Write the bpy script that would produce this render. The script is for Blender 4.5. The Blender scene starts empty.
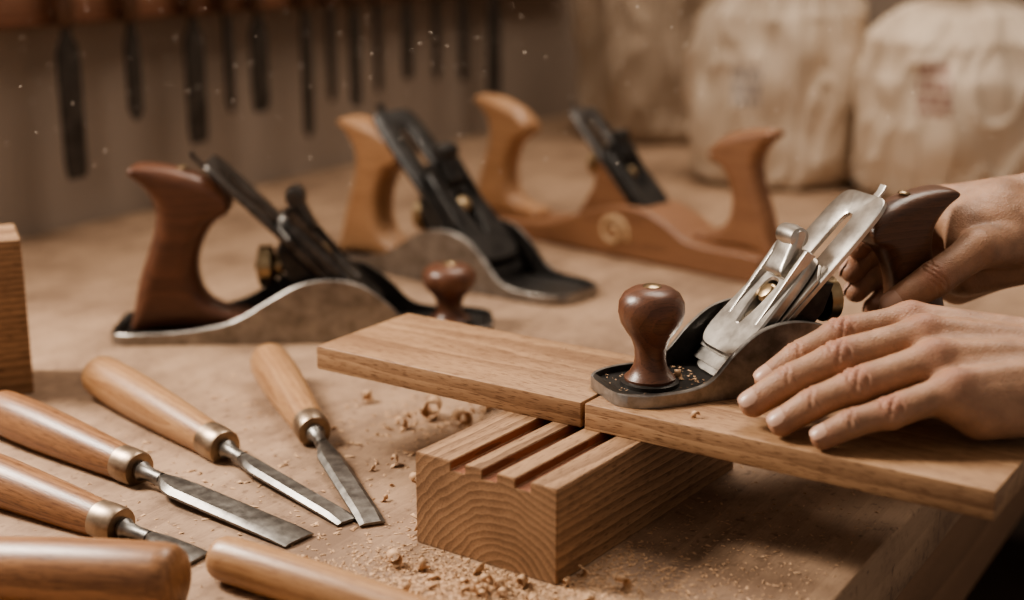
import bpy, bmesh, math, random
import numpy as np
from mathutils import Vector, Matrix, noise
S=0.01
rad=math.radians
scene=bpy.context.scene
COL=scene.collection
# ---------------------------------------------------------------- materials
def newmat(name):
    m=bpy.data.materials.new(name); m.use_nodes=True
    nt=m.node_tree; b=nt.nodes['Principled BSDF']
    return m,nt,b
def N(nt,t,**k):
    n=nt.nodes.new(t)
    for a,v in k.items():
        if a.startswith('_'): n.inputs[a[1:].replace('_',' ')].default_value=v
        else: setattr(n,a,v)
    return n
def ramp(nt,stops):
    r=nt.nodes.new('ShaderNodeValToRGB'); e=r.color_ramp.elements
    while len(e)<len(stops): e.new(0.5)
    for i,(p,c) in enumerate(stops):
        e[i].position=p; e[i].color=(c[0],c[1],c[2],1)
    return r
def wood(name,light,dark,ring=90,rough=0.5,off=(0,0.03,-0.07),coat=0.0,dist=2.5,fib=0.35,bump=0.15,contrast=1.0,blotch=0.25,pores=0.22,wear=0.0):
    m,nt,b=newmat(name); L=nt.links
    tc=N(nt,'ShaderNodeTexCoord')
    mp=N(nt,'ShaderNodeMapping'); mp.inputs['Location'].default_value=off; mp.inputs['Scale'].default_value=(0.12,1,1)
    L.new(tc.outputs['Object'],mp.inputs['Vector'])
    nz=N(nt,'ShaderNodeTexNoise',_Scale=18.0,_Detail=4.0)
    L.new(mp.outputs[0],nz.inputs['Vector'])
    vm=N(nt,'ShaderNodeVectorMath',operation='MULTIPLY_ADD')
    vm.inputs[1].default_value=(0.0,0.014*dist,0.014*dist)
    L.new(nz.outputs['Color'],vm.inputs[0]); L.new(mp.outputs[0],vm.inputs[2])
    wv=N(nt,'ShaderNodeTexWave',wave_type='RINGS',rings_direction='X',wave_profile='SAW',_Scale=float(ring),_Distortion=2.5,_Detail=3.0,_Detail_Scale=0.8)
    L.new(vm.outputs[0],wv.inputs['Vector'])
    mp2=N(nt,'ShaderNodeMapping'); mp2.inputs['Scale'].default_value=(40,800,800)
    L.new(tc.outputs['Object'],mp2.inputs['Vector'])
    n2=N(nt,'ShaderNodeTexNoise',_Scale=1.0,_Detail=4.0,_Roughness=0.65)
    L.new(mp2.outputs[0],n2.inputs['Vector'])
    mp4=N(nt,'ShaderNodeMapping'); mp4.inputs['Scale'].default_value=(110,1300,1300)
    L.new(tc.outputs['Object'],mp4.inputs['Vector'])
    n4=N(nt,'ShaderNodeTexNoise',_Scale=1.0,_Detail=1.0)
    L.new(mp4.outputs[0],n4.inputs['Vector'])
    pr=N(nt,'ShaderNodeMapRange'); pr.inputs['From Min'].default_value=.56; pr.inputs['From Max'].default_value=.68; L.new(n4.outputs['Fac'],pr.inputs['Value'])
    mp3=N(nt,'ShaderNodeMapping'); mp3.inputs['Scale'].default_value=(7,40,40)
    L.new(tc.outputs['Object'],mp3.inputs['Vector'])
    n3=N(nt,'ShaderNodeTexNoise',_Scale=1.0,_Detail=5.0,_Roughness=0.6)
    L.new(mp3.outputs[0],n3.inputs['Vector'])
    def madd(src,f,prev=None):
        a=N(nt,'ShaderNodeMath',operation='MULTIPLY_ADD'); a.inputs[1].default_value=f; a.inputs[2].default_value=0
        L.new(src,a.inputs[0])
        if prev: L.new(prev,a.inputs[2])
        return a.outputs[0]
    v=madd(wv.outputs['Fac'],.42*contrast); v=madd(n2.outputs['Fac'],fib,v); v=madd(n3.outputs['Fac'],blotch*2,v); v=madd(pr.outputs[0],pores,v)
    if wear:
        n5=N(nt,'ShaderNodeTexNoise',_Scale=7.0,_Detail=9.0,_Roughness=0.75); L.new(tc.outputs['Object'],n5.inputs['Vector'])
        w2=N(nt,'ShaderNodeMapRange'); w2.inputs['From Min'].default_value=.45; w2.inputs['From Max'].default_value=.72; L.new(n5.outputs['Fac'],w2.inputs['Value'])
        v=madd(w2.outputs[0],wear,v)
        n6=N(nt,'ShaderNodeTexNoise',_Scale=120.0,_Detail=4.0); L.new(tc.outputs['Object'],n6.inputs['Vector'])
        w3=N(nt,'ShaderNodeMapRange'); w3.inputs['From Min'].default_value=.60; w3.inputs['From Max'].default_value=.72; L.new(n6.outputs['Fac'],w3.inputs['Value'])
        v=madd(w3.outputs[0],wear*.8,v)
    mid=(fib*.5+blotch+0.21*contrast+pores*.15)
    r=ramp(nt,[(max(0,mid-0.30),light),(min(1,mid+0.38),dark)])
    L.new(v,r.inputs['Fac']); L.new(r.outputs['Color'],b.inputs['Base Color'])
    b.inputs['Roughness'].default_value=rough
    b.inputs['Coat Weight'].default_value=coat; b.inputs['Coat Roughness'].default_value=0.25
    hb=madd(pr.outputs[0],-.5); hb=madd(n2.outputs['Fac'],.6,hb)
    bp=N(nt,'ShaderNodeBump',_Strength=bump,_Distance=0.0006); L.new(hb,bp.inputs['Height']); L.new(bp.outputs[0],b.inputs['Normal'])
    return m
def metal(name,c1,c2,rough=0.35,metallic=1.0,sc=60,bump=0.05,rv=0.2):
    m,nt,b=newmat(name); L=nt.links
    tc=N(nt,'ShaderNodeTexCoord')
    n=N(nt,'ShaderNodeTexNoise',_Scale=float(sc),_Detail=6.0,_Roughness=0.65); L.new(tc.outputs['Object'],n.inputs['Vector'])
    r=ramp(nt,[(0.35,c1),(0.65,c2)]); L.new(n.outputs['Fac'],r.inputs['Fac']); L.new(r.outputs[0],b.inputs['Base Color'])
    b.inputs['Metallic'].default_value=metallic
    mr=N(nt,'ShaderNodeMapRange'); mr.inputs['To Min'].default_value=max(0.02,rough-rv/2); mr.inputs['To Max'].default_value=rough+rv/2
    L.new(n.outputs['Fac'],mr.inputs['Value']); L.new(mr.outputs[0],b.inputs['Roughness'])
    n2=N(nt,'ShaderNodeTexNoise',_Scale=900.0,_Detail=2.0); L.new(tc.outputs['Object'],n2.inputs['Vector'])
    bp=N(nt,'ShaderNodeBump',_Strength=bump,_Distance=0.0005); L.new(n2.outputs['Fac'],bp.inputs['Height']); L.new(bp.outputs[0],b.inputs['Normal'])
    return m
def plain(name,c1,c2,rough=0.8,sc=20,bump=0.2,bsc=200,bd=0.001):
    m,nt,b=newmat(name); L=nt.links
    tc=N(nt,'ShaderNodeTexCoord')
    n=N(nt,'ShaderNodeTexNoise',_Scale=float(sc),_Detail=5.0); L.new(tc.outputs['Object'],n.inputs['Vector'])
    r=ramp(nt,[(0.3,c1),(0.7,c2)]); L.new(n.outputs['Fac'],r.inputs['Fac']); L.new(r.outputs[0],b.inputs['Base Color'])
    b.inputs['Roughness'].default_value=rough
    n2=N(nt,'ShaderNodeTexNoise',_Scale=float(bsc),_Detail=3.0); L.new(tc.outputs['Object'],n2.inputs['Vector'])
    bp=N(nt,'ShaderNodeBump',_Strength=bump,_Distance=bd); L.new(n2.outputs['Fac'],bp.inputs['Height']); L.new(bp.outputs[0],b.inputs['Normal'])
    return m
M_bench=wood('bench_wood',(0.47,0.315,0.205),(0.19,0.118,0.074),ring=22,rough=0.7,off=(0,0.4,-0.5),fib=0.24,contrast=0.25,blotch=0.25,bump=0.15,wear=.55,pores=.12)
M_oak=wood('oak_board_wood',(0.46,0.28,0.155),(0.17,0.085,0.043),ring=30,rough=0.5,off=(0,-0.02,-0.16),fib=0.55,dist=4,contrast=0.7,pores=.42)
M_block=wood('block_wood',(0.41,0.248,0.14),(0.14,0.073,0.038),ring=70,rough=0.6,off=(0,-0.045,0.01),fib=0.4,dist=1.2,contrast=1.0,blotch=0.25,pores=.35)
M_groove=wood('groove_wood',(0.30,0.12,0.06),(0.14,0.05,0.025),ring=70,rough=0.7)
M_ash=wood('chisel_handle_wood',(0.49,0.29,0.148),(0.24,0.115,0.053),ring=55,rough=0.4,off=(0,0.01,-0.03),coat=0.15,fib=0.6,contrast=.6)
M_ash2=wood('chisel_handle_wood_dark',(0.37,0.188,0.088),(0.14,0.061,0.028),ring=60,rough=0.4,off=(0,0.01,-0.03),coat=0.15,fib=0.7,contrast=.6)
M_rose=wood('rosewood',(0.16,0.066,0.035),(0.058,0.023,0.013),ring=60,rough=0.38,off=(0,0.02,-0.06),coat=0.15,fib=0.45,contrast=.6)
M_walnut=wood('walnut_wood',(0.13,0.06,0.033),(0.048,0.022,0.013),ring=60,rough=0.34,off=(0,0.02,-0.06),coat=0.2,fib=0.4,contrast=.6)
M_cherry=wood('cherry_wood',(0.46,0.26,0.137),(0.25,0.12,0.056),ring=45,rough=0.45,off=(0,0.02,-0.06),coat=0.1,fib=0.3,contrast=.5)
M_cherry2=wood('cherry_wood_deep',(0.31,0.155,0.08),(0.15,0.067,0.035),ring=45,rough=0.45,off=(0,0.02,-0.06),coat=0.1,fib=0.3,contrast=.5)
M_steel=metal('machined_steel',(0.44,0.41,0.375),(0.64,0.60,0.55),rough=0.33)
M_steel_d=metal('aged_iron',(0.22,0.205,0.19),(0.38,0.355,0.33),rough=0.4,sc=90)
M_dark=metal('blackened_iron',(0.08,0.074,0.07),(0.17,0.158,0.148),rough=0.38,sc=90)
M_blade=metal('dull_blade_steel',(0.14,0.13,0.12),(0.27,0.255,0.235),rough=0.42,sc=110)
M_black=metal('japanned_black',(0.018,0.016,0.015),(0.05,0.045,0.04),rough=0.35,metallic=0.3,sc=80,bump=0.15)
M_brass=metal('brass',(0.28,0.20,0.12),(0.46,0.35,0.22),rough=0.33)
M_bronze=metal('ferrule_bronze',(0.24,0.18,0.13),(0.40,0.31,0.23),rough=0.4)
M_wall=plain('plaster_wall',(0.27,0.215,0.172),(0.32,0.258,0.208),rough=0.9,sc=3,bump=0.3,bsc=60)
M_floor=wood('floor_wood',(0.10,0.06,0.035),(0.05,0.03,0.02),ring=20,rough=0.7)
M_apron=wood('apron_wood',(0.26,0.145,0.08),(0.13,0.07,0.035),ring=20,rough=0.7)
M_rail=wood('rail_wood',(0.22,0.10,0.055),(0.12,0.05,0.028),ring=40,rough=0.6)
M_tool=metal('dark_tool_iron',(0.04,0.035,0.032),(0.10,0.09,0.08),rough=0.5,metallic=0.6)
M_dust=plain('sawdust_wood',(0.60,0.40,0.25),(0.42,0.25,0.14),rough=0.9,sc=300,bump=0)
M_air=plain('dust_mote',(0.95,0.88,0.78),(0.9,0.8,0.7),rough=0.9,bump=0)
M_inlay=plain('maple_inlay',(0.62,0.44,0.27),(0.55,0.38,0.22),rough=0.5,bump=0)
M_string=plain('jute_string',(0.35,0.24,0.14),(0.25,0.16,0.09),rough=0.9,sc=200)
# ---------------------------------------------------------------- mesh helpers
def empty(name,loc=(0,0,0),rz=0,scale=1.0,rot=None):
    e=bpy.data.objects.new(name,None); e.empty_display_size=0.02
    e.location=Vector(loc)*S; e.rotation_euler=rot if rot else (0,0,rad(rz)); e.scale=(scale,)*3
    COL.objects.link(e); return e
def mk(name,verts,faces,mats,parent=None,smooth=True,M=None,mi=None,auto=35,loc=None,rz=0):
    vs=[Vector(v) for v in verts]
    if M is not None: vs=[M@v for v in vs]
    me=bpy.data.meshes.new(name); me.from_pydata([tuple(v*S) for v in vs],[],faces)
    if not isinstance(mats,(list,tuple)): mats=[mats]
    for m in mats: me.materials.append(m)
    if mi is not None:
        for p,i in zip(me.polygons,mi): p.material_index=i
    bm=bmesh.new(); bm.from_mesh(me); bmesh.ops.recalc_face_normals(bm,faces=bm.faces)
    for f in bm.faces: f.smooth=smooth
    if smooth and auto:
        for e in bm.edges:
            if len(e.link_faces)==2 and e.calc_face_angle(0)>rad(auto): e.smooth=False
    bm.to_mesh(me); bm.free()
    o=bpy.data.objects.new(name,me); COL.objects.link(o)
    if parent: o.parent=parent
    if loc is not None: o.location=Vector(loc)*S
    o.rotation_euler=(0,0,rad(rz))
    return o
def box(name,lo,hi,mat,parent=None,bev=0.08,M=None,**k):
    bm=bmesh.new(); bmesh.ops.create_cube(bm,size=1)
    for v in bm.verts:
        v.co=Vector([lo[i]+(v.co[i]+.5)*(hi[i]-lo[i]) for i in range(3)])
    if bev>0: bmesh.ops.bevel(bm,geom=bm.edges[:],offset=bev,segments=3,profile=0.5,affect='EDGES')
    vs=[v.co.copy() for v in bm.verts]; bm.verts.index_update(); fs=[[v.index for v in f.verts] for f in bm.faces]; bm.free()
    return mk(name,vs,fs,mat,parent,M=M,auto=50,**k)
def lathe(name,prof,mat,parent=None,M=None,n=40,**k):
    vs=[];fs=[]
    for (r,z) in prof:
        for i in range(n):
            a=2*math.pi*i/n; vs.append((max(r,1e-4)*math.cos(a),max(r,1e-4)*math.sin(a),z))
    for j in range(len(prof)-1):
        for i in range(n):
            fs.append((j*n+i,j*n+(i+1)%n,(j+1)*n+(i+1)%n,(j+1)*n+i))
    fs.append(list(range(n))[::-1]); fs.append([(len(prof)-1)*n+i for i in range(n)])
    return mk(name,vs,fs,mat,parent,M=M,**k)
def cat(pts,closed=True,k=5):
    P=[np.array(p,float) for p in pts]; n=len(P); out=[]
    rng=range(n) if closed else range(n-1)
    for i in rng:
        if closed: a,b,c,d=P[(i-1)%n],P[i],P[(i+1)%n],P[(i+2)%n]
        else: a,b,c,d=P[max(i-1,0)],P[i],P[i+1],P[min(i+2,n-1)]
        for j in range(k):
            t=j/k
            out.append(0.5*((2*b)+(-a+c)*t+(2*a-5*b+4*c-d)*t*t+(-a+3*b-3*c+d)*t**3))
    if not closed: out.append(P[-1])
    return out
def extr(name,pts,half,r,mat,parent=None,M=None,smoothpts=True,k=5,m=6,organic=False,**kw):
    """profile in local x,z extruded along y with rounded rims (inset bounded by the medial axis)"""
    P=cat(pts,True,k) if smoothpts else [np.array(p,float) for p in pts]
    n=len(P)
    area=sum(P[i][0]*P[(i+1)%n][1]-P[(i+1)%n][0]*P[i][1] for i in range(n))
    if area<0: P=P[::-1]
    nr=[]
    for i in range(n):
        t=P[(i+1)%n]-P[(i-1)%n]; t/=np.linalg.norm(t)+1e-9; nr.append(np.array([-t[1],t[0]]))
    Q=np.array([P[i]+(P[(i+1)%n]-P[i])*f for i in range(n) for f in (0,.25,.5,.75)])
    lim=[]
    for i in range(n):
        d=Q-P[i]; dn=d@nr[i]; dd=(d*d).sum(1); ok=dn>1e-4
        R=(dd[ok]/(2*dn[ok])).min() if ok.any() else r
        lim.append(min(R*0.72,r))
    for _ in range(10): lim=[min(lim[i],(lim[i-1]+lim[i]+lim[(i+1)%n])/3) for i in range(n)]
    vs=[];lay=[]
    for s in (-1,1):
        rr=range(m+1) if s<0 else range(m,-1,-1)
        for i in rr:
            th=math.pi/2*i/m; y=s*((half-r)+r*math.cos(th)); f=1-math.sin(th); lay.append((y,f))
    for (y,f) in lay:
        for i in range(n):
            q=P[i]+nr[i]*min(r,lim[i])*f; vs.append((q[0],y,q[1]))
    fs=[]
    for j in range(len(lay)-1):
        for i in range(n): fs.append((j*n+i,j*n+(i+1)%n,(j+1)*n+(i+1)%n,(j+1)*n+i))
    o1=[tuple(range(n))[::-1],tuple((len(lay)-1)*n+i for i in range(n))]
    fs+=o1
    ob=mk(name,vs,fs,mat,parent,M=M,auto=0 if organic else 60,**kw)
    bm=bmesh.new(); bm.from_mesh(ob.data)
    big=[f for f in bm.faces if len(f.verts)>4]
    if not organic:
        for f in big: f.smooth=False
    bmesh.ops.triangulate(bm,faces=big); bm.to_mesh(ob.data); bm.free()
    if organic:
        md=ob.modifiers.new('remesh','REMESH'); md.mode='VOXEL'; md.voxel_size=.0009; md.use_smooth_shade=True
        sm=ob.modifiers.new('smooth','SMOOTH'); sm.factor=.6; sm.iterations=22
    return ob
def T(x,y,z): return Matrix.Translation((x,y,z))
def RY(a): return Matrix.Rotation(rad(a),4,'Y')
def RX(a): return Matrix.Rotation(rad(a),4,'X')
def RZ(a): return Matrix.Rotation(rad(a),4,'Z')
# ---------------------------------------------------------------- planes
TOTE=[(0,0),(1,20),(8,50),(19,80),(27,106),(26,126),(16,143),(4,157),(16,164),(50,160),(82,148),(100,130),(98,116),(84,106),(73,90),(66,68),(67,46),(76,30),(94,20),(115,15),(119,2),(90,0),(60,0),(30,0)]
def tote(parent,xt,z0,k,mat,half=1.35,flip=1,name='tote',squeeze=1.0):
    pts=[(xt-flip*u/14.9*k*squeeze,z0+v/14.9*k) for u,v in TOTE]
    return extr(name,pts,half*k,1.0*k,mat,parent,organic=True)
KNOB=[(1.35,0),(1.5,.12),(1.52,.45),(1.25,.7),(1.02,1.1),(.92,1.6),(.95,2.2),(1.15,2.8),(1.5,3.3),(1.8,3.8),(1.95,4.4),(1.92,5.0),(1.65,5.5),(1.2,5.8),(.6,5.93)]
def cutter(e,mouth,length,capmat,ironmat,ang=45,wid=5.0,capf=.64):
    a=rad(ang)
    M=Matrix(((math.cos(a),0,-math.sin(a),mouth[0]),(0,1,0,0),(math.sin(a),0,math.cos(a),mouth[1]),(0,0,0,1)))
    w=wid/2
    def prism(nm,out,z0,z1,mat,bev=0.04,hole=None):
        n=len(out)
        if hole is None:
            bm=bmesh.new(); v=[bm.verts.new((p[0],p[1],z0)) for p in out]; f=bm.faces.new(v)
            r=bmesh.ops.extrude_face_region(bm,geom=[f]); 
            for g in r['geom']:
                if isinstance(g,bmesh.types.BMVert): g.co.z=z1
            if bev: bmesh.ops.bevel(bm,geom=bm.edges[:],offset=bev,segments=2,affect='EDGES')
            bm.verts.index_update(); vs=[q.co.copy() for q in bm.verts]; fs=[[q.index for q in f.verts] for f in bm.faces]; bm.free()
            return mk(nm,vs,fs,mat,e,M=M,auto=30)
        vs=[];rings=[(out,z0),(out,z1-bev),([(p[0]+(hole[i][0]-p[0])*.05,p[1]+(hole[i][1]-p[1])*.05) for i,p in enumerate(out)],z1),([(p[0]+(out[i][0]-p[0])*.05,p[1]+(out[i][1]-p[1])*.05) for i,p in enumerate(hole)],z1),(hole,z1-bev),(hole,z0)]
        for rr,z in rings: vs+=[(p[0],p[1],z) for p in rr]
        fs=[]
        for j in range(6):
            j2=(j+1)%6
            for i in range(n): fs.append((j*n+i,j*n+(i+1)%n,j2*n+(i+1)%n,j2*n+i))
        return mk(nm,vs,fs,mat,e,M=M,auto=30)
    n=64
    def sup(cx,cy,hx,hy,pw):
        out=[]
        for i in range(n):
            t=2*math.pi*(i+.5)/n; c,s=math.cos(t),math.sin(t)
            out.append((cx+hx*math.copysign(abs(c)**pw,c),cy+hy*math.copysign(abs(s)**pw,s)))
        return out
    prism('iron',sup(length/2,0,length/2,w,.28),0,.3,ironmat,bev=.05,hole=sup(length*.72,0,length*.17,.5,.5))
    prism('chip_breaker',[(.4,-w+.05),(length*.55,-w+.05),(length*.62,-w*.6),(length*.62,w*.6),(length*.55,w-.05),(.4,w-.05)],.3,.52,ironmat)
    l0,l1=1.2,length*capf
    out=[];hole=[]
    for i in range(n):
        t=2*math.pi*(i+.5)/n; c,s=math.cos(t),math.sin(t)
        sx=math.copysign(abs(c)**.4,c); sy=math.copysign(abs(s)**.4,s)
        x=(l0+l1)/2+(l1-l0)/2*sx
        f=(x-l0)/(l1-l0); ww=(w-.03)*(1-.36*max(0,f-.1)**1.3)
        out.append((x,ww*sy))
        hf=(c+1)/2; hx=l0+(l1-l0)*(.27+.42*hf); hole.append((hx,math.copysign(abs(s)**.7,s)*(.28+.62*hf**1.5)))
    prism('lever_cap',out,.6,1.25,capmat,bev=.14,hole=hole)
    prism('cap_nose',[(1.2,-w+.1),(2.0,-w+.1),(2.0,w-.1),(1.2,w-.1)],.5,.75,capmat)
    lathe('cap_screw',[(.62,0),(.66,.2),(.5,.42),(.2,.5)],M_brass,e,M=M@T(l0+(l1-l0)*.58,0,.85),n=24)
    for s in (-1,1):
        extr('cap_rib_%d'%(1 if s<0 else 2),[(2.2,1.1),(l1*.5,1.35),(l1-.4,1.9),(l1-.2,1.2),(2.2,1.0)],.16,.1,capmat,e,M=M@T(0,s*(w*.62),0),smoothpts=False)
    extr('cam_lever',[(l1-2.2,1.2),(l1-1.2,1.3),(l1-.2,1.7),(l1+.5,2.25),(l1+.3,2.75),(l1-.5,2.5),(l1-1.4,2.15),(l1-2.3,1.8)],1.0,.35,capmat,e,M=M)
    lathe('cam_knob',[(.3,-.95),(.62,-.85),(.7,0),(.62,.85),(.3,.95)],capmat,e,M=M@T(l1+.05,0,2.35)@RX(90),n=24)
    extr('lateral_lever',[(length*.55,-.32),(length+.7,-.32),(length+1.1,-.2),(length+1.15,-.4),(length+.8,-.5),(length*.55,-.5)],.3,.06,ironmat,e,M=M,smoothpts=False)
    return M
def plane(name,loc,rz,sc,woodm,knobm=None,solem=M_steel_d,capm=M_steel,ironm=M_steel,length=15.0,L=25.0,W=3.15,knob=1.0,totek=1.0,arch=1.0,kx=3.45,kh=1.0):
    e=empty(name,loc,rz,sc)
    prof=cat([(0,.75),(2,.78),(4.2,.85),(5.6,1.3),(7,2.7*arch),(8.6,3.85*arch),(10.5,4.25*arch),(12.6,3.95*arch),(14.6,2.9*arch),(17,1.55),(20,.95),(23,.8),(25,.75)],False,8)
    xs=[0,.08,.25,.5,.55]+[i*.4 for i in range(2,int((L-.9)/.4))]+[L-.55,L-.5,L-.25,L-.08,L]
    px=[p[0]*L/25 for p in prof];pz=[p[1] for p in prof]
    vs=[];fs=[];mi=[]
    for x in xs:
        h=float(np.interp(x,px,pz)); w=W
        if x<3: w=W*(.42+.58*math.sqrt(max(0,1-((3-x)/3)**2.2)))
        if x>L-1.5: w=W*(.62+.38*math.sqrt(max(0,1-((x-L+1.5)/1.5)**2)))
        fl=h-.02 if (x<.52 or x>L-.52) else .42
        t=min(.33,w*.4)
        vs+=[(x,-w,0),(x,-w,h-.06),(x,-w+.06,h),(x,-w+t,h),(x,-w+t+.05,fl),(x,w-t-.05,fl),(x,w-t,h),(x,w-.06,h),(x,w,h-.06),(x,w,0)]
    n=10
    for j in range(len(xs)-1):
        for i in range(n):
            fs.append((j*n+i,j*n+(i+1)%n,(j+1)*n+(i+1)%n,(j+1)*n+i)); mi.append(1 if i in(3,4,5) else 0)
    fs.append(tuple(range(n)));mi.append(0);fs.append(tuple((len(xs)-1)*n+i for i in range(n)));mi.append(0)
    mk('sole',vs,fs,[solem,M_black],e,mi=mi,auto=35)
    extr('frog',[(7.9,.42),(13.3,6.0),(14.1,6.0),(13.5,4.3),(12.3,3.0),(11.6,1.8),(11.6,.42)],2.1,.15,M_black,e,smoothpts=False)
    box('frog_rib',(11.0,-.35,.42),(14.6,.35,1.6),M_black,e,bev=.15)
    cutter(e,(7.35,.35),length,capm,ironm)
    Mx=T(13.5,0,4.5)@RY(90)
    lathe('depth_stud',[(.3,-1.2),(.3,2.2)],M_brass,e,M=Mx,n=16)
    pr=[(.5,.0),(.75,.1),(.75,.5),(1.2,.62),(1.38,.75),(1.38,1.5),(1.2,1.62),(.8,1.5),(.6,1.35),(.45,1.35)]
    lathe('depth_wheel',pr,M_brass,e,M=Mx@T(0,0,.35),n=36)
    if knob:
        lathe('knob',[(r*knob,z*knob*kh) for r,z in KNOB],knobm or woodm,e,M=T(kx,0,.42),n=48)
        lathe('knob_screw',[(.55*knob,0),(.55*knob,.08),(.4*knob,.16),(.1,.2)],M_brass,e,M=T(kx,0,.42+5.88*knob*kh),n=24)
        lathe('knob_seat',[(1.75*knob,0),(1.75*knob,.25),(1.5*knob,.34)],M_black,e,M=T(kx,0,.4),n=32)
    tote(e,L-1.2,.42,totek,woodm)
    lathe('tote_bolt',[(.42,0),(.42,.1),(.3,.2),(.1,.22)],M_brass,e,M=T(L-1.2-3.6,0,.42+10.6*totek)@RY(14),n=20)
    return e
plane('hand_plane',(5.4,81.2,7.24),21,1.03,M_walnut,M_rose,solem=M_steel_d,length=14.6,kx=3.1,totek=.96)
plane('hand_plane',(-1.7,121,0.02),182.8,1.31,M_rose,solem=M_steel_d,capm=M_dark,ironm=M_dark,length=15.8,knob=.93,kh=.74,kx=2.9)
plane('hand_plane',(6.8,130.2,0.02),141,1.32,M_cherry,solem=M_steel_d,capm=M_black,ironm=M_black,length=16.4,knob=0)
e=empty('wooden_plane',(26.6,138.4,.03),137,1.0)
extr('body',[(0,0),(0,1.2),(.4,2.6),(3,2.9),(7,2.9),(9.5,3.3),(12,4.6),(15,5.6),(19,5.4),(23,4.2),(27,2.6),(31,2.0),(36,1.9),(41.4,1.8),(42,1.2),(42,0),(30,0),(20,0),(10,0)],3.3,.35,M_cherry2,e,k=4)
cutter(e,(14.9,3.6),15.8,M_black,M_dark)
extr('wedge_bed',[(15.2,4.3),(20.8,10.2),(21.8,9.8),(22.3,7),(24.5,3.5)],2.2,.3,M_cherry2,e,smoothpts=False)
tote(e,41.5,1.7,1.24,M_cherry,half=1.2)
tote(e,.2,2.6,1.13,M_cherry2,half=1.15,flip=-1,name='horn',squeeze=1.05)
lathe('depth_wheel',[(.5,0),(1.2,.2),(1.4,.4),(1.4,1.2),(1.2,1.4),(.5,1.4)],M_brass,e,M=T(22.6,0,9.2)@RY(90),n=30)
lathe('depth_stud',[(.35,0),(.35,3)],M_brass,e,M=T(20.3,0,9.2)@RY(90),n=16)
lathe('mouth_wear_plate',[(2.0,0),(2.0,.25),(1.7,.32)],M_rose,e,M=T(10.2,0,3.0),n=30)
cu=bpy.data.curves.new('scroll','CURVE'); cu.dimensions='3D'; sp=cu.splines.new('POLY'); pts=[]
for i in range(60):
    t=i/59; a=t*3.0*math.pi+.4; r=.35+1.5*t; pts.append((18.5+r*math.cos(a)*1.15,3.34,2.75+r*math.sin(a)))
sp.points.add(len(pts)-1)
for p,q in zip(sp.points,pts): p.co=(q[0]*S,q[1]*S,q[2]*S,1)
cu.bevel_depth=.0026; cu.bevel_resolution=4; cu.materials.append(M_inlay)
o=bpy.data.objects.new('scroll',cu); COL.objects.link(o); o.parent=e
# ---------------------------------------------------------------- boards / block
def boxw(name,lo,hi,mat,loc,rz,bev=.06): return box(name,lo,hi,mat,None,bev=bev,loc=loc,rz=rz)
ang=-33.9
boxw('oak_board',(0,0,0),(20.85,10,1.6),M_oak,(-13.2,91.8,5.6),ang)
o=boxw('oak_board',(0,0,0),(24.1,10.1,1.62),M_oak,(4.22+.1,80.1-.15,5.6),ang)
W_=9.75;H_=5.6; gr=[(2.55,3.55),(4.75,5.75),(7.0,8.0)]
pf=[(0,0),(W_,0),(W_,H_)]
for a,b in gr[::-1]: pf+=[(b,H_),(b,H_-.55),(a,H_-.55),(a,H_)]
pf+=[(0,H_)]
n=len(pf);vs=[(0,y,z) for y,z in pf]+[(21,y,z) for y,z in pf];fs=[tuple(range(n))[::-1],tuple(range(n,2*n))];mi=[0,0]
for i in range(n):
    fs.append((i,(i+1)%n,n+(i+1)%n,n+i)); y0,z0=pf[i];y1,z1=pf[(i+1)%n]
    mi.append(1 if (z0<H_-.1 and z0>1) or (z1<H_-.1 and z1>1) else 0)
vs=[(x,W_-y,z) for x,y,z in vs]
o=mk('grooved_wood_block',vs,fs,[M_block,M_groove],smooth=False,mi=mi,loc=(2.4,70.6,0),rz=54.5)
bm=bmesh.new();bm.from_mesh(o.data);bmesh.ops.bevel(bm,geom=[x for x in bm.edges],offset=.0005,segments=2,affect='EDGES');bm.to_mesh(o.data);bm.free()
boxw('wood_block',(-14,0,0),(0,6.2,12),M_block,(-36.5,103.2,0),23,bev=.1)
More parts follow.
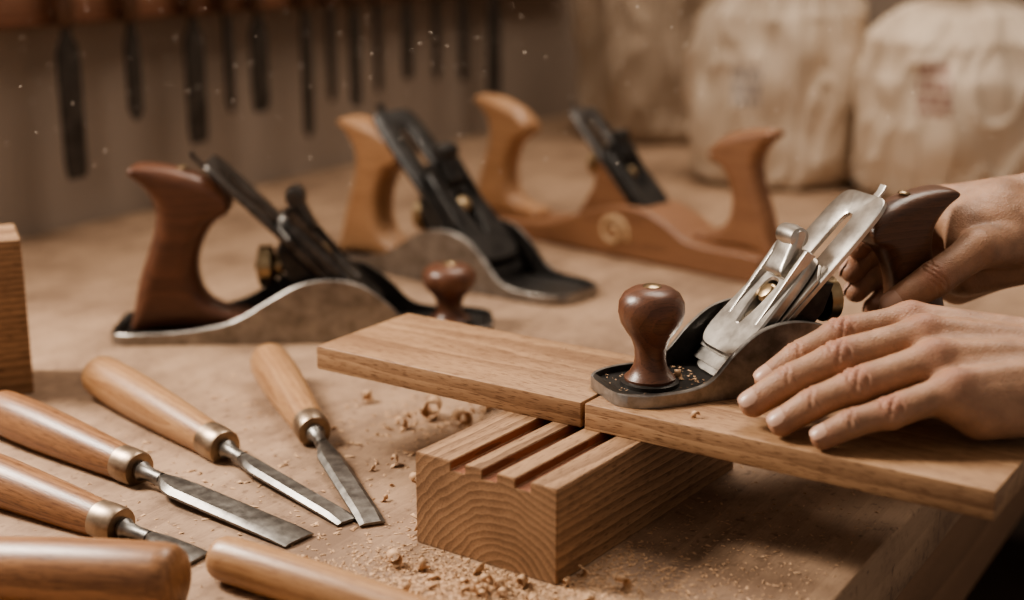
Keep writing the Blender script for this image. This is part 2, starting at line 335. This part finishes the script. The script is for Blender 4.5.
# ---------------------------------------------------------------- chisels
def chisel(name,E,Tp,hf,rh,bw,mat,zt=.3,roll=0,fer=M_bronze):
    E=Vector((E[0],E[1],rh+.06)); Tp=Vector((Tp[0],Tp[1],zt)); d=Tp-E; Lh=d.length
    x=d.normalized(); y=Vector((0,0,1)).cross(x).normalized(); z=x.cross(y)
    e=bpy.data.objects.new(name,None); e.empty_display_size=.02; COL.objects.link(e)
    R=Matrix((x,y,z)).transposed().to_4x4(); R.translation=E*S; e.matrix_world=R
    hl=Lh*hf
    pr=[(.0,0),(.35,.03),(.62,.1),(.82,.28),(.93,.6),(.98,1.2)]
    pr=[(r*rh,zz) for r,zz in pr]+[(rh*r,hl*f) for f,r in [(.2,1.0),(.35,.99),(.5,.93),(.65,.86),(.78,.79),(.88,.73),(.9,.72)]]
    MX=RY(90)
    lathe('handle',pr,mat,e,M=MX,n=40)
    rf=rh*.74
    lathe('ferrule',[(rf*.9,hl*.885),(rf,hl*.89),(rf*1.02,hl*.93),(rf*1.0,hl*.99),(rf*.93,hl),(rf*.5,hl+.05)],fer,e,M=MX,n=36)
    lathe('bolster',[(.42,hl-.1),(.62,hl+.1),(.66,hl+.35),(.5,hl+.6),(.42,hl+1.4),(.42,hl+2.2)],M_blade,e,M=MX,n=24)
    secs=[(hl+1.2,.35,.36,.3),(hl+2.4,.42,.34,.3),(hl+3.4,bw*.5*.85,.28,.25),(hl+4.2,bw*.5,.22,.2),(Lh-1.3,bw*.5,.18,.18),(Lh-.02,bw*.5,-.02,.18)]
    vs=[];fs=[]
    for xx,w,zt_,zb in secs:
        vs+=[(xx,-w,-zb),(xx,w,-zb),(xx,w,-zb+(zt_+zb)*.4),(xx,w*.62,zt_),(xx,-w*.62,zt_),(xx,-w,-zb+(zt_+zb)*.4)]
    for j in range(len(secs)-1):
        for i in range(6): fs.append((j*6+i,j*6+(i+1)%6,(j+1)*6+(i+1)%6,(j+1)*6+i))
    fs.append(tuple(range(6)));fs.append(tuple((len(secs)-1)*6+i for i in range(6)))
    mk('blade',vs,fs,M_blade,e,auto=25)
    return e
chisel('chisel',(-31.5,102.8),(-9.8,78.7),.57,1.65,1.5,M_ash)
chisel('chisel',(-19.2,106.6),(-8.3,78.4),.52,1.6,1.6,M_ash)
chisel('chisel',(-36.3,94.8),(-12.3,76.1),.52,1.6,2.3,M_ash2)
chisel('chisel',(-36.2,85.0),(-17.6,73.6),.72,1.6,1.9,M_ash2)
chisel('chisel',(-16.3,71.6),(10.0,57.2),.6,1.3,1.8,M_ash)
chisel('gouge',(-17.0,67.2),(-50,74.5),.6,1.95,2.2,M_ash2)
# ---------------------------------------------------------------- bench, room
U=58.0; ue=Vector((math.cos(rad(U)),math.sin(rad(U)),0)); un=Vector((ue.y,-ue.x,0))
W0=Vector((-55,159,0))
wb=empty('workbench',tuple(W0),U)
box('top',(-140,-109,-5),(165,0,0),M_bench,wb,bev=.3)
box('apron',(-130,-107,-17),(158,-104,-5),M_apron,wb,bev=.2)
for i,(x,y) in enumerate([(-125,-103),(-125,-12),(150,-103),(150,-12)]): box('leg_%d'%(i+1),(x,y,-85),(x+9,y+9,-5),M_floor,wb,bev=.3)
def roomo(name,lo,hi,mat): 
    return box(name,lo,hi,mat,None,bev=0,loc=tuple(W0),rz=U)
roomo('wall_back',(-50,.2,-85),(178,6,150),M_wall)
roomo('wall_end',(172,-200,-85),(178,.2,150),M_wall)
roomo('floor',(-200,-260,-88),(178,6,-85),M_floor)
tr=empty('tool_rail',tuple(W0),U)
box('rail',(-45,-3.4,23.6),(120,.1,27.5),M_rail,tr,bev=.3)
tools=[(7.5,6.7,3.0,'chisel'),(17,12.2,2.1,'file'),(27,8.2,3.1,'chisel'),(33,11.3,1.3,'file'),(38.6,10.8,3.0,'chisel'),(48,6.2,1.7,'file'),(53.2,10.5,1.2,'file'),(58.5,9.3,2.0,'chisel'),(63.8,10.7,1.1,'file'),(71,12,2.2,'chisel'),(78.4,11.1,1.4,'file'),(85.6,10.4,1.9,'chisel'),(94.6,5.4,3.0,'saw')]
for s,zb,w,kind in tools:
    s-=4.6
    p=W0+ue*s+un*5.2
    t=empty('hanging_'+kind,(p.x,p.y,0),U)
    vs=[];fs=[]
    secs=[(24.5,.5,.35),(22.5,.5,.35),(21.6,w*.5*.8,.3),(20.5,w*.5,.25),(zb+1.2,w*.5*(1.1 if kind=='saw' else .95),.22),(zb,w*.5*(1.15 if kind=='saw' else .8 if kind=='chisel' else .35),.08)]
    for z,hw,th in secs: vs+=[(-hw,-th,z),(hw,-th,z),(hw,th,z),(-hw,th,z)]
    for j in range(len(secs)-1):
        for i in range(4): fs.append((j*4+i,j*4+(i+1)%4,(j+1)*4+(i+1)%4,(j+1)*4+i))
    fs.append((0,1,2,3));fs.append(tuple(len(vs)-4+i for i in range(4)))
    mk('blade',vs,fs,M_tool,t,auto=25)
    lathe('handle',[(.6,23.5),(.95,24),(1.1,26),(1.3,29),(1.3,32),(1.0,34),(.3,34.6)],M_walnut,t,n=24)
    lathe('peg',[(.3,0),(.3,1.75)],M_tool,t,M=T(0,0,24.3)@RX(-90),n=12)
# ---------------------------------------------------------------- sacks
def sackmat(name,c1,c2,x0,z0,w,h,stamp):
    m=plain(name,c1,c2,rough=0.9,sc=12,bump=0.5,bsc=700,bd=.0008); nt=m.node_tree;L=nt.links;b=nt.nodes['Principled BSDF']
    src=b.inputs['Base Color'].links[0].from_socket
    tc=N(nt,'ShaderNodeTexCoord'); sx=N(nt,'ShaderNodeSeparateXYZ'); L.new(tc.outputs['Object'],sx.inputs[0])
    c1_=N(nt,'ShaderNodeMath',operation='COMPARE'); c1_.inputs[1].default_value=x0;c1_.inputs[2].default_value=w; L.new(sx.outputs[0],c1_.inputs[0])
    c2_=N(nt,'ShaderNodeMath',operation='COMPARE'); c2_.inputs[1].default_value=z0;c2_.inputs[2].default_value=h; L.new(sx.outputs[2],c2_.inputs[0])
    c3_=N(nt,'ShaderNodeMath',operation='LESS_THAN'); c3_.inputs[1].default_value=0; L.new(sx.outputs[1],c3_.inputs[0])
    mp=N(nt,'ShaderNodeMapping'); mp.inputs['Rotation'].default_value=(rad(90),0,0); L.new(tc.outputs['Object'],mp.inputs[0])
    br=N(nt,'ShaderNodeTexBrick'); br.inputs['Scale'].default_value=1.0; br.inputs['Brick Width'].default_value=.012; br.inputs['Row Height'].default_value=.018; br.inputs['Mortar Size'].default_value=.0025
    L.new(mp.outputs[0],br.inputs['Vector'])
    m1=N(nt,'ShaderNodeMath',operation='MULTIPLY');L.new(c1_.outputs[0],m1.inputs[0]);L.new(c2_.outputs[0],m1.inputs[1])
    m2=N(nt,'ShaderNodeMath',operation='MULTIPLY');L.new(m1.outputs[0],m2.inputs[0]);L.new(c3_.outputs[0],m2.inputs[1])
    inv=N(nt,'ShaderNodeMath',operation='MULTIPLY_ADD'); inv.inputs[1].default_value=-.6;inv.inputs[2].default_value=.82; L.new(br.outputs['Fac'],inv.inputs[0])
    m3=N(nt,'ShaderNodeMath',operation='MULTIPLY');L.new(m2.outputs[0],m3.inputs[0]);L.new(inv.outputs[0],m3.inputs[1])
    mx=N(nt,'ShaderNodeMix',data_type='RGBA'); L.new(m3.outputs[0],mx.inputs[0]); L.new(src,mx.inputs[6]); mx.inputs[7].default_value=(*stamp,1); L.new(mx.outputs[2],b.inputs['Base Color'])
    return m
def sack(name,loc,R,Hn,Ht,seed,mat,sq=.85,rz=0,neck=.28):
    rn=random.Random(seed); nu,nv=160,110
    key=[(0,0.02,0),(.04,.66,0),(.09,.88,.015),(.15,.95,.06),(.25,.99,.18),(.4,1.02,.40),(.55,1.0,.60),(.68,.90,.78),(.78,.66,.91),(.85,neck*1.25,.98),(.88,neck,1.0)]
    key+=[(.93,neck*1.5,1.0+(Ht/Hn-1)*.5),(1.0,neck*2.1,Ht/Hn)]
    ks=[k[0] for k in key]
    vs=[];fs=[]
    ph=[rn.uniform(0,6.28) for _ in range(8)]
    for j in range(nv+1):
        v=j/nv; r0=np.interp(v,ks,[k[1] for k in key]); z=np.interp(v,ks,[k[2] for k in key])*Hn
        fa=np.interp(v,[0,.1,.3,.5,.65,.8,.88,1],[0,.01,.015,.035,.08,.15,.16,.22])
        for i in range(nu):
            a=2*math.pi*i/nu
            tw=noise.noise(Vector((math.cos(a)*1.2,math.sin(a)*1.2,seed+v*2)))*2.2
            f=(1-abs(math.sin(4.5*a+ph[0]+tw)))*1.0+(1-abs(math.sin(8*a+ph[1]-tw*1.5)))*.6-.75
            c=Vector((math.cos(a),math.sin(a),v*2.2))
            nn=noise.noise(c*1.4+Vector((seed,0,0)))*.13+noise.noise(c*3.3+Vector((seed,5,0)))*.07
            rd=1-abs(noise.noise(Vector((c.x*3.2,c.y*3.2,v*4.2+seed))))*3.2
            nn+=max(0,rd)**3*.06
            if v>.78: nn*=.4
            r=R*r0*(1+f*fa*(1.0 if v>.3 else v/.3)+nn*(1 if r0>.5 else .3))
            zz=z+ (noise.noise(c*2+Vector((0,seed,0)))*.8 if v>.2 else 0)
            vs.append((r*math.cos(a),sq*r*math.sin(a),zz))
    for j in range(nv):
        for i in range(nu): fs.append((j*nu+i,j*nu+(i+1)%nu,(j+1)*nu+(i+1)%nu,(j+1)*nu+i))
    fs.append(tuple(range(nu))[::-1])
    e=empty(name,loc,rz)
    mk('cloth',vs,fs,mat,e,auto=0)
    vs=[];fs=[];nr=48;mt=10
    for i in range(nr):
        a=2*math.pi*i/nr
        for k in range(mt):
            b=2*math.pi*k/mt; r=R*neck*1.02+.35*math.cos(b); vs.append((r*math.cos(a),sq*r*math.sin(a),Hn+.5*math.sin(b)))
    for i in range(nr):
        for k in range(mt): fs.append((i*mt+k,i*mt+(k+1)%mt,((i+1)%nr)*mt+(k+1)%mt,((i+1)%nr)*mt+k))
    mk('tie_string',vs,fs,M_string,e)
SA=((0.57,0.46,0.35),(0.67,0.55,0.43))
sack('flour_sack',(57.5,184,0),12.8,26,31,3,sackmat('sack_linen_a',*SA,-.06,.150,.018,.034,(.25,.11,.10)),neck=.27)
sack('flour_sack',(36.6,196,0),12.2,29.0,34,8,sackmat('sack_linen_b',*SA,-.06,.14,.017,.026,(.22,.20,.21)),neck=.45)
sack('flour_sack',(24,235,0),13.0,40,46,5,sackmat('sack_linen_c',(0.33,0.25,0.18),(0.40,0.31,0.23),.3,.165,.01,.01,(.2,.2,.2)),neck=.35)
# ---------------------------------------------------------------- hands
def smin(a,b,k):
    h=np.clip(.5+.5*(b-a)/k,0,1); return b*(1-h)+a*h-k*h*(1-h)
def capd(P,pr):
    a,b,ra,rb=np.array(pr[0],np.float32),np.array(pr[1],np.float32),pr[2],pr[3]
    ab=b-a; pa=P-a; h=np.clip(pa@ab/(ab@ab+1e-9),0,1); d=pa-h[:,None]*ab
    return np.sqrt((d*d).sum(1))-(ra+(rb-ra)*h)
def build_hand(name,palm,tend,fingers,creases,nails,mat,nailmat,reds,vox=.085,kp=.9):
    def F(P):
        f=capd(P,palm[0])
        for q in palm[1:]: f=smin(f,capd(P,q),kp)
        for q in tend: f=smin(f,capd(P,q),.5)
        res=None
        for ch in fingers:
            g=capd(P,ch[0])
            for q in ch[1:]: g=smin(g,capd(P,q),.12)
            g=smin(f,g,.5)
            res=g if res is None else smin(res,g,.06)
        return res
    bm=bmesh.new()
    for q in palm+tend+sum(fingers,[]):
        a=Vector(q[0]);b=Vector(q[1]); n=max(2,int((b-a).length/(min(q[2],q[3])*.45))+1)
        for i in range(n+1):
            t=i/n; r=bmesh.ops.create_icosphere(bm,subdivisions=2,radius=q[2]+(q[3]-q[2])*t)
            bmesh.ops.translate(bm,verts=r['verts'],vec=a.lerp(b,t))
    me=bpy.data.meshes.new('tmp'); bm.to_mesh(me); bm.free()
    o=bpy.data.objects.new('tmp',me); COL.objects.link(o)
    md=o.modifiers.new('r','REMESH'); md.mode='VOXEL'; md.voxel_size=vox
    sm=o.modifiers.new('s','SMOOTH'); sm.factor=.5; sm.iterations=6
    dg=bpy.context.evaluated_depsgraph_get(); dg.update()
    me2=bpy.data.meshes.new_from_object(o.evaluated_get(dg))
    bpy.data.objects.remove(o); bpy.data.meshes.remove(me)
    n=len(me2.vertices); co=np.empty(n*3,np.float32); me2.vertices.foreach_get('co',co); P=co.reshape(-1,3).copy()
    eps=.02
    def grad(P,f):
        return np.stack([(F(P+np.eye(3,dtype=np.float32)[i]*np.float32(eps))-f)/eps for i in range(3)],1)
    for it in range(4):
        f=F(P); g=grad(P,f); gl=(g*g).sum(1)+1e-6
        step=(f/gl)[:,None]*g; ln=np.sqrt((step**2).sum(1)); step*=np.minimum(1,.15/(ln+1e-9))[:,None]
        P-=step*.9
    g=grad(P,F(P)); nrm=g/np.sqrt((g*g).sum(1)+1e-9)[:,None]
    disp=np.zeros(n)
    for (p,d,nn,r,offs,amp,wd) in creases:
        p,d,nn=np.array(p,float),np.array(d,float),np.array(nn,float); d/=np.linalg.norm(d)
        q=P-p; s=q@d; perp=q-s[:,None]*d; pl=np.sqrt((perp**2).sum(1))+1e-6
        dors=np.clip(((perp@nn)/pl-.1)/.5,0,1)*np.clip((1.45*r-pl)/(.25*r),0,1)
        for of in offs:
            wob=.06*np.sin((perp@np.cross(d,nn))*7+of*9)
            disp-=amp*np.exp(-((s-of-wob)/wd)**2)*dors
    P=P+nrm*disp[:,None]
    red=np.zeros(n)
    for (p,r,a) in reds:
        q=P-np.array(p,float); red=np.maximum(red,a*np.exp(-(q*q).sum(1)/(r*r)))
    me2.vertices.foreach_set('co',(P*S).astype(np.float32).ravel())
    at=me2.attributes.new('red','FLOAT','POINT'); at.data.foreach_set('value',red.astype(np.float32))
    me2.polygons.foreach_set('use_smooth',[True]*len(me2.polygons))
    me2.materials.clear(); me2.materials.append(mat); me2.update()
    e=empty(name)
    ho=bpy.data.objects.new('skin',me2); COL.objects.link(ho); ho.parent=e
    sm=ho.modifiers.new('s','SMOOTH'); sm.factor=.5; sm.iterations=2
    for i,(tp,d,nn,r) in enumerate(nails):
        tp,d,nn=Vector(tp),Vector(d).normalized(),Vector(nn); nn=(nn-d*nn.dot(d)).normalized(); sd=d.cross(nn)
        vs=[];fs=[];A,B=12,12
        for a in range(A+1):
            v=a/A
            for b in range(B+1):
                u=b/B*2-1
                ve=(v-.5)*2; hw=(1-abs(ve)**3.5)**.35 if abs(ve)<1 else 0
                th=u*rad(50)*hw*(.92 if v<.3 else 1)
                x=-.62*r+v*1.5*r
                rr=r*(1.035-.28*max(0,(x/r))**2.2) -.03*(1-hw)
                p=tp+d*x+nn*(rr*math.cos(th))+sd*(rr*math.sin(th)); vs.append(p)
        for a in range(A):
            for b in range(B):
                i0=a*(B+1)+b; fs.append((i0,i0+1,i0+B+2,i0+B+1))
        no=mk('nail_%d'%(i+1),vs,fs,nailmat,e,auto=0)
    return e
def skinmat(name,c,cr):
    m,nt,b=newmat(name);L=nt.links
    tc=N(nt,'ShaderNodeTexCoord')
    n=N(nt,'ShaderNodeTexNoise',_Scale=70.0,_Detail=6.0,_Roughness=.6);L.new(tc.outputs['Object'],n.inputs['Vector'])
    r=ramp(nt,[(.35,c),(.68,tuple(x*.68 for x in c))]);L.new(n.outputs['Fac'],r.inputs[0])
    at=N(nt,'ShaderNodeAttribute',attribute_name='red')
    mx=N(nt,'ShaderNodeMix',data_type='RGBA');L.new(at.outputs['Fac'],mx.inputs[0]);L.new(r.outputs[0],mx.inputs[6]);mx.inputs[7].default_value=(*cr,1)
    L.new(mx.outputs[2],b.inputs['Base Color'])
    b.inputs['Roughness'].default_value=.5; b.inputs['Subsurface Weight'].default_value=.12; b.inputs['Subsurface Radius'].default_value=(.01,.004,.002); b.inputs['Subsurface Scale'].default_value=.3
    v=N(nt,'ShaderNodeTexVoronoi',feature='DISTANCE_TO_EDGE',_Scale=600.0);L.new(tc.outputs['Object'],v.inputs['Vector'])
    n3=N(nt,'ShaderNodeTexNoise',_Scale=140.0,_Detail=4.0);L.new(tc.outputs['Object'],n3.inputs['Vector'])
    ad=N(nt,'ShaderNodeMath',operation='MULTIPLY_ADD');ad.inputs[1].default_value=.7;L.new(v.outputs['Distance'],ad.inputs[0]);L.new(n3.outputs['Fac'],ad.inputs[2])
    bp=N(nt,'ShaderNodeBump',_Strength=.5,_Distance=.0012);L.new(ad.outputs[0],bp.inputs['Height']);L.new(bp.outputs[0],b.inputs['Normal'])
    return m
M_skin=skinmat('skin',(0.42,0.24,0.15),(0.33,0.135,0.084))
M_nail=plain('fingernail',(0.50,0.32,0.24),(0.45,0.28,0.21),rough=.35,sc=100,bump=0)
V=lambda *a: np.array(a,float)
def finger(mcp,pip,tip,rs,dn,bulge=.24):
    mcp,pip,tip,dn=V(*mcp),V(*pip),V(*tip),V(*dn)
    d2=(tip-pip); ax=d2/np.linalg.norm(d2); n2=dn-ax*(dn@ax); n2/=np.linalg.norm(n2)
    dip=pip+d2*.56+n2*bulge
    ch=[(mcp,(mcp+pip)/2,rs[0],rs[0]*.90),((mcp+pip)/2,pip,rs[0]*.90,rs[1]*1.03),(pip,(pip+dip)/2,rs[1]*1.03,rs[2]*.96),((pip+dip)/2,dip,rs[2]*.96,rs[2]*1.03),(dip,tip,rs[2]*1.0,rs[3])]
    ax1=(dip-mcp); ax1/=np.linalg.norm(ax1); n1=dn-ax1*(dn@ax1); n1/=np.linalg.norm(n1)
    ax3=tip-dip; ax3/=np.linalg.norm(ax3); n3=dn-ax3*(dn@ax3); n3/=np.linalg.norm(n3)
    cr=[(pip,ax1,n1,rs[1],[-.48,-.24,-.02,.2,.44],.12,.08),(dip,ax,n2,rs[2],[-.2,.02,.22],.09,.07)]
    nail=(tip,ax3,n3,rs[3])
    rd=[(pip+n1*rs[1],.9,.8),(dip+n2*rs[2],.6,.5),(tip,.9,.6),(mcp+n1*rs[0],1.1,.5)]
    return ch,cr,nail,rd
def assemble(name,fs,thumb,wrist,fore,dn,palmx,rw,thumbdn,mcpr,ts=1.0):
    chains=[];cre=[];nails=[];reds=[]
    dnv=V(*dn)
    for f in fs:
        c,cr,nl,rd=finger(*f); chains.append(c);cre+=cr;nails.append(nl);reds+=rd
    cmc,tm,ip,tt=[V(*p) for p in thumb]
    chains.append([(cmc,tm,1.45*ts,1.25*ts),(tm,(tm+ip)/2,1.22*ts,1.05*ts),((tm+ip)/2,ip,1.05*ts,1.12*ts),(ip,tt,1.1*ts,.86*ts)])
    ax=(tt-ip)/np.linalg.norm(tt-ip); tn=V(*thumbdn); tn=tn-ax*(tn@ax); tn/=np.linalg.norm(tn)
    nails.append((tt,ax,tn,.88*ts)); cre.append((ip,ax,tn,1.0*ts,[-.34,-.12,.1,.32],.09,.075)); reds+=[(ip+tn,.9,.6),(tt,1,.5)]
    w=V(*wrist); palm=[];tend=[]
    lat=V(*fs[0][0])-V(*fs[3][0]); lat/=np.linalg.norm(lat)
    for i,f in enumerate(fs):
        m=V(*f[0]); base=w+lat*(1.5-i)*.95
        pr=mcpr[i]
        palm.append((base,m-dnv*.3,1.6,pr)); palm.append((base*.5+m*.5-dnv*.7,m-dnv*.8,1.2,pr*.9))
        mm=m+dnv*.24; tend.append((mm+(base-m)*.04,mm,.57,.66))
        tend.append((m+dnv*(pr*.52),base*.7+m*.3+dnv*1.12,.34,.34))
    palm+=palmx
    e_=V(*fore)
    palm.append((w+lat*.9,e_+lat*.9,rw*.82,rw*1.15)); palm.append((w-lat*.9,e_-lat*.9,rw*.82,rw*1.15))
    build_hand(name,palm,tend,chains,cre,nails,M_skin,M_nail,reds)
dnL=(0,-.28,.96)
fl=[((23.3,79.9,12.3),(18.9,78.7,11.8),(14.7,77.7,9.5),(1.12,1.06,.92,.79),dnL),
    ((23.4,77.4,12.2),(18.3,76.3,11.15),(13.6,75.9,8.65),(1.15,1.08,.94,.81),dnL),
    ((23.4,75.0,11.5),(18.9,74.2,10.25),(14.9,74.1,8.15),(1.12,1.04,.90,.78),dnL),
    ((23.9,72.8,10.5),(20.3,72.2,9.4),(16.8,72.2,8.0),(1.0,.92,.80,.70),dnL)]
assemble('left_hand',fl,((29.0,78.5,10.6),(25.6,80.5,9.9),(22.5,80.8,9.2),(19.8,80.4,8.5)),(31.8,75.6,10.9),(54,72,16.0),dnL,
  [((30.5,77.5,9.8),(26.2,79.2,9.8),1.4,1.2),((31,73.8,9.6),(25.5,73.1,9.1),1.8,1.5)],2.5,(0,.6,.8),(1.32,1.32,1.27,1.2))
dnR=(.1,.93,.35)
fr=[((28.9,93.8,16.6),(24.9,93.2,15.4),(22.5,90.1,14.4),(1.12,1.04,.9,.78),dnR),
    ((29.2,94.4,14.8),(24.8,93.6,13.6),(22.2,90.2,12.8),(1.12,1.04,.9,.78),dnR),
    ((29.6,94.3,12.9),(25.3,93.5,12.0),(22.6,90.4,11.4),(1.06,.97,.86,.76),dnR),
    ((30.2,93.8,11.2),(26.4,93.2,10.5),(24.0,91.0,10.1),(.95,.87,.78,.69),dnR)]
assemble('right_hand',fr,((33.0,90.3,14.7),(29.6,88.0,14.8),(26.6,86.8,13.1),(24.1,86.7,11.5)),(36.6,92.8,16.1),(56,97.5,23.5),dnR,
  [((34,90.8,15.2),(29.6,89.9,14.6),1.8,1.5),((34.5,91.5,13.8),(30.0,91.5,12.4),1.95,1.6),((32,91.8,16.5),(29.4,91.6,15.8),1.75,1.4),((35,91.2,15.7),(30,90.6,15.7),1.8,1.4)],2.95,(-.3,-.85,.45),(1.25,1.25,1.2,1.1),ts=1.06)
# ---------------------------------------------------------------- sawdust and shavings
rn=random.Random(4)
vs=[];fs=[]
def flake(x,y,z,s):
    a=rn.uniform(0,6.28); t=rn.uniform(-.5,.5); c,sn=math.cos(a),math.sin(a); i=len(vs); l=s*rn.uniform(.6,1.8); w=s*rn.uniform(.25,.7); h=s*rn.uniform(.1,.5)
    for dx,dy,dz in [(-l,-w,0),(l,-w*.7,abs(t)*.5*s),(l*.9,w,0),(-l*.8,w,h),(0,0,h*1.3)]:
        vs.append((x+dx*c-dy*sn,y+dx*sn+dy*c,z+.02+max(0,dz)))
    fs.extend([(i,i+1,i+4),(i+1,i+2,i+4),(i+2,i+3,i+4),(i+3,i,i+4),(i+3,i+2,i+1,i)])
def inblock(x,y):
    q=Vector((x-2.4,y-70.6,0)); lx=q.x*math.cos(rad(54.5))+q.y*math.sin(rad(54.5)); ly=-q.x*math.sin(rad(54.5))+q.y*math.cos(rad(54.5))
    return -.2<lx<21.2 and -.2<ly<9.95
def offb(x,y): return (Vector((x,y,0))-W0).dot(un)>108
for _ in range(7000):
    x=rn.gauss(-1,4.8);y=rn.gauss(70.5,3.2)
    if inblock(x,y): continue
    d=math.hypot((x+1.5)/4,(y-70)/2.5)
    flake(x,y,max(0,.25*(1-d))*rn.random(),rn.uniform(.03,.16))
for _ in range(1300):
    x=rn.gauss(9,7);y=rn.gauss(72,6)
    if inblock(x,y) or offb(x,y): continue
    flake(x,y,0,rn.uniform(.03,.11))
for _ in range(500):
    x=rn.gauss(-5,3);y=rn.gauss(97,3)
    flake(x,y,0,rn.uniform(.03,.2))
for _ in range(2400):
    x=rn.uniform(-30,22);y=rn.uniform(66,125)
    if inblock(x,y) or offb(x,y): continue
    flake(x,y,0,rn.uniform(.02,.13))
for _ in range(170):
    x=rn.uniform(-26,2);y=rn.uniform(72,108)
    if inblock(x,y): continue
    flake(x,y,0,rn.uniform(.12,.28))
for _ in range(260):
    t=rn.uniform(8,40);w=rn.uniform(1,9.5); c,sn=math.cos(rad(ang)),math.sin(rad(ang)); flake(-13.2+t*c-w*sn,91.8+t*sn+w*c,7.22,rn.uniform(.02,.08))
for _ in range(160):
    u=rn.uniform(.8,6.6);v=rn.uniform(-2.6,2.6);c,sn=math.cos(rad(21)),math.sin(rad(21))
    if math.hypot(u-3.2,v)<2: continue
    flake(5.4+u*c-v*sn,81.2+u*sn+v*c,7.7,rn.uniform(.03,.1))
mk('sawdust',vs,fs,M_dust,smooth=False)
vs=[];fs=[]
def curl(x,y,z,R,turn,w,a0):
    n=28;i0=len(vs);c,sn=math.cos(a0),math.sin(a0)
    for i in range(n+1):
        t=i/n;a=t*turn-math.pi/2;r=R*(1-.45*t)
        lx=r*math.cos(a)+t*R*.6;lz=R+r*math.sin(a)
        for s in (-1,1):
            ly=s*w/2+t*w*.8
            vs.append((x+lx*c-ly*sn,y+lx*sn+ly*c,z+lz+.02))
    for i in range(n): fs.append((i0+2*i,i0+2*i+1,i0+2*i+3,i0+2*i+2))
cl=[(-5.4,98,0,.8,8,1.3),(-3.5,95.6,0,.6,6,1.0),(-2.2,99.2,0,.7,7,1.2),(-7.9,95,0,.45,5,.7),(8.5,90.4,0,.7,7,1.1),(9.8,89.4,0,.55,5,.9),(8.8,86.0,7.7,.3,6,.4),(10.3,82.9,7.7,.35,7,.4),(-8,88,0,.4,5,.6),(-6.2,85.5,0,.35,6,.6),(10.5,77.6,7.22,.2,5,.3),(-10.5,101,0,.5,6,.7),(-5,77.5,0,.4,6,.7),(-6.5,73.5,0,.45,7,.8),(-9.5,70.5,0,.4,6,.7)]
for _ in range(50):
    x=rn.gauss(-2,4.4);y=rn.gauss(69.5,2.6)
    if not inblock(x,y) and not (-.7<(x-2.4)<.5 and y>69): cl.append((x,y,0,rn.uniform(.12,.45),rn.uniform(3,8),rn.uniform(.2,.6)))
for _ in range(22):
    x=rn.uniform(-14,0);y=rn.uniform(80,104)
    if not inblock(x,y): cl.append((x,y,0,rn.uniform(.1,.3),rn.uniform(3,7),rn.uniform(.2,.5)))
for q in cl: curl(*q,rn.uniform(0,6.28))
o=mk('wood_shavings',vs,fs,M_dust,auto=0); so=o.modifiers.new('t','SOLIDIFY'); so.thickness=.0003
vs=[];fs=[]
for _ in range(900):
    x=rn.uniform(-60,60);y=rn.uniform(100,165);z=rn.uniform(16,44);r=rn.uniform(.03,.08)
    if (Vector((x,y,0))-W0).dot(un)<8: continue
    i=len(vs)
    vs+=[(x+r,y,z),(x-r,y,z),(x,y+r,z),(x,y-r,z),(x,y,z+r),(x,y,z-r)]
    fs+=[(i,i+2,i+4),(i+2,i+1,i+4),(i+1,i+3,i+4),(i+3,i,i+4),(i+2,i,i+5),(i+1,i+2,i+5),(i+3,i+1,i+5),(i,i+3,i+5)]
mk('airborne_dust',vs,fs,M_air)
# ---------------------------------------------------------------- lights, world, camera
def area(name,loc,tgt,size,en,col):
    l=bpy.data.lights.new(name,'AREA'); l.size=size; l.energy=en; l.color=col
    o=bpy.data.objects.new(name,l); COL.objects.link(o); o.location=loc
    o.rotation_euler=(Vector(tgt)-Vector(loc)).to_track_quat('-Z','Y').to_euler()
area('window_light',(-1.0,1.2,1.0),(0,.92,.05),.5,62,(1,.91,.80))
area('sack_fill_light',(.4,1.7,1.9),(.42,1.75,0),1.0,32,(1,.89,.77))  # added overhead fill to brighten the sacks, not a lamp of the room
w=bpy.data.worlds.new('World'); scene.world=w; w.use_nodes=True
bg=w.node_tree.nodes['Background']; bg.inputs[0].default_value=(1.0,.85,.73,1); bg.inputs[1].default_value=.33
scene.view_settings.look='AgX - Medium High Contrast'
cam=bpy.data.cameras.new('camera'); co=bpy.data.objects.new('camera',cam); COL.objects.link(co); scene.camera=co
co.location=(0,0,.35); co.rotation_euler=(rad(75),0,0); cam.lens=50; cam.sensor_width=36
cam.dof.use_dof=True; cam.dof.focus_distance=.86; cam.dof.aperture_fstop=3.3
cam.clip_start=.02
